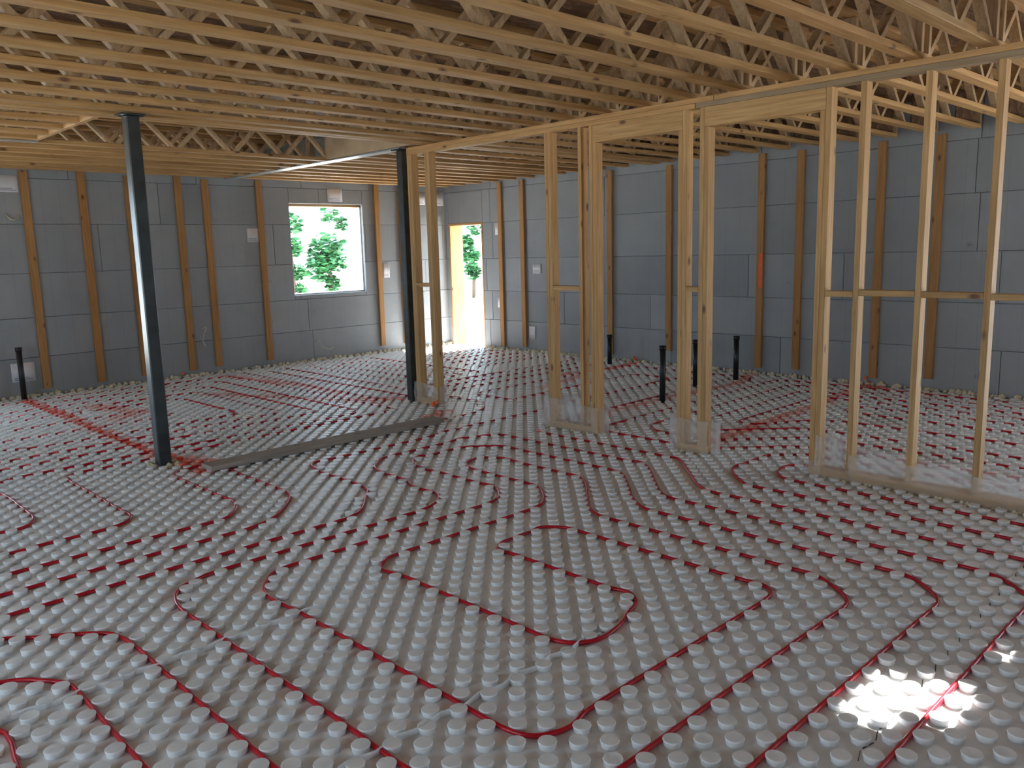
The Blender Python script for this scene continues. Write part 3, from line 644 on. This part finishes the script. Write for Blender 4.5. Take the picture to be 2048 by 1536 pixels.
# ---------------------------------------------------------------- nailing strips on the foam walls
gs = 'vertical wooden strips on the foam walls'
SY = YW / 11.2
RS = [(1.3, 'vertical wooden strip on the right wall, beyond the right edge')]
strips_back = [2.90, 3.54, 4.10, 4.75, 5.13, 5.93, 7.985, 8.47]
names_b = ['nearest the left edge of the photo', 'second from the left edge of the photo', 'half hidden left of the steel post', 'first one right of the steel post',
           'second one right of the steel post', 'just left of the window', 'first one right of the window', 'second one right of the window']
for x, nm in zip(strips_back, names_b):
    o = box('wooden_strip', x - .0445, x + .0445, YW - .043, YW - .004, .105 + random.uniform(-.015, .015), CH + .02 - random.uniform(0, .04), F_Z)
    tag(o, 'orange-brown wooden strip on the window wall, ' + nm, 'wooden strip', gs)
strips_right = [(9.905, .06), (9.396, .085), (7.62, .085), (6.60, .215), (5.24, .09), (4.737, .11), (3.80, .094), (3.20, .14), (1.9, .1)]
names_r = ['first from the bright doorway', 'second from the bright doorway', 'left one behind the first door opening', 'the short-footed one',
           'with an orange paint mark', 'just right of the orange-marked one', 'left one behind the thin studs', 'right one behind the thin studs', 'x']
for (y, z0), nm in list(zip(strips_right, names_r))[:8]:
    o = box('wooden_strip', XR - .043, XR - .004, y - .0445, y + .0445, z0, CH - .0 - random.uniform(0, .03), F_Z)
    tag(o, 'brown wooden strip on the right wall, ' + nm, 'wooden strip', gs)
o = box('paint_mark', XR - .0445, XR - .0432, 5.24 - .042, 5.24 + .01, 1.10, 1.52, ORANGE, bevel=0)
par = [p for p in bpy.data.objects if p.name.startswith('wooden_strip') and 'orange paint mark' in p.get('label', '')][0]
loc = o.location.copy(); o.parent = par; o.location = loc - par.location
o['label'] = 'orange sprayed mark'

# ---------------------------------------------------------------- steel posts
def steel_post(name, x, y, s, label, cap=True):
    t = empty(name, (x, y, 0)); tag(t, label, 'post')
    bm = bmesh.new(); bbox(bm, -s / 2, s / 2, -s / 2, s / 2, 0.01, CH - .016); link('column', mesh('column', bm, .008), STEEL, t)
    bm = bmesh.new(); bbox(bm, -.09, .09, -.07, .07, CH - .016, CH - .004); link('cap_plate', mesh('cap_plate', bm, .001), STEEL, t)
    return t
steel_post('steel_post', 2.466, 6.60, .10, 'dark square steel post standing alone on the floor at left')
steel_post('steel_post', 5.50, 7.27, .09, 'slim dark steel post at the far end of the stud partition')
o = bead('foam_collar', [(2.385, 6.52, .01), (2.547, 6.52, .01), (2.547, 6.68, .01), (2.385, 6.68, .01), (2.385, 6.52, .01)], .024, 9, .03)
tag(o, 'lumpy yellowish foam around the foot of the lone steel post', 'foam')

# ---------------------------------------------------------------- vent pipes
def vent(x, y, h, label, r=.032):
    t = empty('drain_pipe', (x, y, 0)); tag(t, label, 'pipe', 'black pipes standing out of the floor')
    tube('pipe_body', [Vector((0, 0, -.002)), Vector((0, 0, h))], r, PVC, t, 16)
    tube('pipe_cap', [Vector((0, 0, h - .04)), Vector((0, 0, h + .006))], r + .006, PVC, t, 16)
vent(2.585, 11.10, .64, 'black pipe standing by the window wall at the far left edge')
vent(8.98, 7.28, .43, 'short black pipe seen through the first door opening near the right wall')
vent(7.15, 5.08, .60, 'black pipe standing free in the middle of the first door opening')
vent(8.17, 5.34, .55, 'black pipe half hidden behind the stud pair between the door openings')
vent(8.78, 5.17, .55, 'black pipe seen through the second door opening')

# ---------------------------------------------------------------- plank on the floor
o = box('wooden_plank', 2.60, 4.92, 6.02, 6.20, .0275, .0655, G_X)
tag(o, 'long grey-brown plank lying on the knobbed floor beside the steel post', 'plank'); o.rotation_euler = (0, 0, R(.3))

# ---------------------------------------------------------------- papers, cables
def sheet(kind, a0, a1, z0, z1, wall, label, lines=2):
    cx_, cz = (a0 + a1) / 2, z0
    t = empty('paper_sheet', (cx_, YW - .008, cz) if wall == 'b' else (XR - .008, cx_, cz)); tag(t, label, 'paper', 'paper labels stuck on the foam walls')
    bm = bmesh.new(); hw = (a1 - a0) / 2; n = 6
    for i in range(n):
        for (u0, u1) in ((-hw + 2 * hw * i / n, -hw + 2 * hw * (i + 1) / n),):
            d0, d1 = .004 * math.sin(i * 1.1) , .004 * math.sin((i + 1) * 1.1)
            if wall == 'b': q = [(u0, -d0, 0), (u1, -d1, 0), (u1, -d1, z1 - z0), (u0, -d0, z1 - z0)]
            else: q = [(-d0, u0, 0), (-d1, u1, 0), (-d1, u1, z1 - z0), (-d0, u0, z1 - z0)]
            bm.faces.new([bm.verts.new(p) for p in q])
    bmesh.ops.remove_doubles(bm, verts=bm.verts[:], dist=1e-5)
    o = link('sheet', mesh('sheet', bm), PAPER, t, smooth=True)
    o.modifiers.new('thickness', 'SOLIDIFY').thickness = .0012
    if lines:
        for k in range(lines):
            zz = .022 + .02 * k if (z1 - z0) > .12 else .012
            bm = bmesh.new()
            if wall == 'b': bbox(bm, -hw * .8, hw * (.75 - .3 * k), -.0075, -.0068, zz, zz + .006)
            else: bbox(bm, -.0075, -.0068, -hw * (.75 - .3 * k), hw * .8, zz, zz + .006)
            link('print_line', mesh('print_line', bm), INK, t)
s1 = lambda v: v * SY
def zw(z): return 1.65 + (z - 1.65) * SY
sheet('p', s1(2.58), s1(2.81), zw(2.463), zw(2.657), 'b', 'white paper high on the window wall at the left edge of the photo')
sheet('p', s1(2.501), s1(2.756), zw(.223), zw(.45), 'b', 'white paper low on the window wall behind the leftmost black pipe')
sheet('p', s1(5.647), s1(5.832), zw(1.849), zw(2.041), 'b', 'white paper between two wooden strips left of the window')
sheet('p', s1(7.011), s1(7.275), zw(2.444), zw(2.641), 'b', 'white paper above the top right corner of the window')
sheet('p', s1(7.98), s1(8.106), zw(1.244), zw(1.476), 'b', 'narrow white paper right of the window at mid height')
sheet('p', s1(8.70), s1(8.903), zw(2.428), zw(2.632), 'b', 'white paper seen between the two far stud pairs, near the ceiling')
sheet('p', s1(9.08), s1(9.31), zw(2.42), zw(2.66), 'b', 'white paper by the room corner above the doorway')
sheet('p', 9.02, 9.20, 1.26, 1.41, 'r', 'torn white paper at mid height, second strip bay right of the doorway')
sheet('p', 9.17, 9.31, .22, .42, 'r', 'white paper low on the right wall below the torn one')
sheet('p', 9.955, 10.05, 1.89, 2.09, 'r', 'pale paper high beside the first strip right of the doorway', 0)
sheet('p', 9.95, 10.03, .70, .89, 'r', 'small pale paper low beside the first strip right of the doorway', 0)
def cable(pts, label, r=.006):
    o = tube('cable_tail', smooth_path(pts, sub=5), r, CABLE, None, 8); tag(o, label, 'cable', 'cable ends hanging from the foam wall')
cable([(4.93, YW - .0, .66), (4.97, YW - .05, .68), (4.93, YW - .07, .60), (4.90, YW - .07, .50), (4.94, YW - .07, .40)], 'cream cable end hanging between two strips left of the window')
cable([(6.72, YW - .0, .30), (6.74, YW - .06, .33), (6.78, YW - .08, .24), (6.90, YW - .1, .18), (6.98, YW - .09, .20)], 'cream cable end poking from the wall below the window')
cable([(2.68, YW, 2.22), (2.71, YW - .04, 2.16), (2.75, YW - .05, 2.15), (2.80, YW - .04, 2.18), (2.79, YW, 2.22)], 'small white cable loop beside the leftmost strip near the ceiling', .008)

# orange survey tape on the far stud foot
o = bead('orange_tape', [(5.44, 6.74, .07), (5.40, 6.80, .05), (5.36, 6.72, .04)], .022, 12, .03); o.data.materials.clear(); o.data.materials.append(ORANGE)
tag(o, 'crumpled orange tape at the foot of the far stud pair', 'tape')
for (x, y, nm) in ((9.38, 7.12, 'near the short black pipe'), (9.40, 3.83, 'below the left strip behind the thin studs'), (9.39, 8.63, 'left of the partition studs'), (4.60, YW - .05, 'left of the strip beside the window')):
    o = bead('orange_marker', [(x, y, .05), (x, y + .04, .09)], .022, int(x * 100), .02); o.data.materials.clear(); o.data.materials.append(ORANGE)
    tag(o, 'small orange marker at the wall foot, ' + nm, 'marker', 'orange markers along the wall foot')

# ---------------------------------------------------------------- clear film wrapped round the partition feet
def film(name, y0, y1, h0, h1, label, seed, flare=0.0, x_in=PX0 - .012, x_out=PX1 + .012):
    rnd = random.Random(seed); bm = bmesh.new(); n = max(8, int((y1 - y0) / .035)); nz_ = 7
    rows = []
    for i in range(n + 1):
        y = y0 + (y1 - y0) * i / n; h = h0 + (h1 - h0) * i / n + .006 * math.sin(i * .5 + seed) + rnd.uniform(-.003, .003)
        col = []
        wr = lambda s_: .010 * math.sin(y * 23 + s_ * 3 + seed) + .006 * math.sin(y * 61 + seed)
        for k in range(nz_ + 1):
            t = k / nz_; z = .006 + h * (1 - t); col.append(bm.verts.new((x_in - .004 - abs(wr(0)) * (1 - t) - flare * math.sin(t * math.pi) * .5, y, z)))
        for k in range(nz_ + 1):
            t = k / nz_; z = .006 + h * t * 1.05; col.append(bm.verts.new((x_out + .004 + abs(wr(1)) * t, y, z)))
        rows.append(col)
    for a, b in zip(rows, rows[1:]):
        for k in range(len(a) - 1):
            if k == nz_: continue
            bm.faces.new((a[k], b[k], b[k + 1], a[k + 1]))
    # closed end flap with folds
    for ye, s_ in ((y0, -1), (y1, 1)):
        prev = None
        for k in range(nz_ + 1):
            t = k / nz_; hh = (h0 if s_ < 0 else h1) * (1 - t) + .006
            row = [bm.verts.new((x_in - .004 + (x_out - x_in + .008) * u / 5, ye + s_ * (.006 + (flare + .012) * abs(math.sin(u * 1.9 + seed)) * (1 - abs(u - 2.5) / 3)), hh)) for u in range(6)]
            if prev:
                for u in range(5): bm.faces.new((prev[u], prev[u + 1], row[u + 1], row[u]))
            prev = row
    o = link(name, mesh(name, bm), FILM, None, smooth=True); tag(o, label, 'plastic film', 'clear plastic film round the partition feet'); return o
film('plastic_film', .30, 2.33, .17, .20, 'clear plastic film along the bottom plate of the long right partition section', 1, .02)
film('plastic_film', 3.44, 3.79, .27, .29, 'crumpled clear plastic film round the foot of the stud pair between the door openings', 2, .05)
film('plastic_film', 4.55, 5.20, .25, .30, 'clear plastic film round the three-stud foot left of the first door opening', 3, .05)
film('plastic_film', 6.76, 7.17, .22, .24, 'clear plastic film round the feet of the far stud pairs by the plank end', 4, .03)
# bunched folds of the film at two feet
def folds(name, c, rad, h, label, seed):
    rnd = random.Random(seed); bm = bmesh.new(); S = 26; rows = []
    for k in range(8):
        t = k / 7; row = []
        for i in range(S):
            a = 2 * math.pi * i / S
            rr = rad * (1.0 + .55 * (1 - t) ** 2) * (1 + .20 * math.sin(a * 5 + seed + t * 2) + .1 * math.sin(a * 11 + seed))
            row.append(bm.verts.new((c[0] + rr * math.cos(a) * .8, c[1] + rr * math.sin(a), .006 + h * t)))
        rows.append(row)
    for a, b in zip(rows, rows[1:]):
        for i in range(S): bm.faces.new((a[i], a[(i + 1) % S], b[(i + 1) % S], b[i]))
    o = link(name, mesh(name, bm), FILM, None, smooth=True); tag(o, label, 'plastic film', 'clear plastic film round the partition feet')
folds('plastic_film', (5.52, 2.50), .105, .30, 'bunched clear film wrapped round the post where the long partition section begins', 5)

# ---------------------------------------------------------------- red heating tubing
gp = 'red heating tubing in the knobbed floor'
def pex(pts, label):
    o = tube('heating_tube', pts, .0094, PEX, None, 10); tag(o, label, 'tubing', gp)
for (pts, l) in TUBES: pex(pts, l)

# ---------------------------------------------------------------- outdoors
bm = bmesh.new(); bbox(bm, -40, 80, YW + .28, 90, -.3, -.05); bbox(bm, XR + .28, 80, -40, YW + .28, -.3, -.05); bbox(bm, -40, XL - .28, -40, YW + .28, -.3, -.05); bbox(bm, XL - .28, XR + .28, -40, YB - .28, -.3, -.05)
tag(link('ground', mesh('ground', bm), GRAVEL), kind='structure')
def tree(x, y, h, crowns, label, seed, n=900, ls=.10):
    t = empty('leafy_tree', (x, y, -.05)); tag(t, label, 'tree'); rnd = random.Random(seed)
    tube('trunk', [Vector((0, 0, 0)), Vector((.06, 0, h * .35)), Vector((-.04, .05, h * .75))], .07, BARK, t, 8)
    bm = bmesh.new()
    for (cx_, cy_, cz, rr, share) in crowns:
        for _ in range(int(n * share)):
            d = Vector((rnd.gauss(0, 1), rnd.gauss(0, 1), rnd.gauss(0, 1))).normalized() * rr * rnd.random() ** .45
            p = Vector((cx_, cy_, cz)) + d; s = ls * rnd.uniform(.6, 1.5)
            q = Matrix.Rotation(rnd.uniform(0, 6.3), 3, 'Z') @ Matrix.Rotation(rnd.uniform(-1.2, 1.2), 3, 'X')
            pts = [(-.5, 0, 0), (-.15, .28, .03), (.3, .2, .05), (.6, 0, 0), (.3, -.2, .05), (-.15, -.28, .03)]
            bm.faces.new([bm.verts.new(p + q @ Vector(a) * s) for a in pts])
    link('foliage', mesh('foliage', bm), LEAF, t)
TY = 22 - .0
tree(14.0, 22.5, 2.4, [(.0, 0, 1.75, .62, .45), (-.35, 0, 1.25, .42, .2), (.1, 0, .75, .28, .1), (.35, .1, 1.45, .35, .15), (.1, 0, 2.9, .3, .05), (.55, 0, 2.6, .25, .05)], 'green leafy young tree standing outside in the middle of the window', 21, 1100, .2)
tree(12.3, 21.8, 3.2, [(.1, 0, 2.6, .35, .3), (.12, 0, 1.9, .28, .25), (.2, 0, 1.2, .25, .25), (.25, 0, .7, .2, .2)], 'thin leafy tree along the left edge of the window', 22, 620, .17)
tree(19.9, 22.4, 2.6, [(-.25, 0, 2.0, .28, .3), (-.1, 0, 1.5, .32, .3), (.0, 0, .95, .3, .3), (.3, 0, 2.6, .4, .2)], 'green leafy tree seen through the bright doorway', 23, 700, .2)
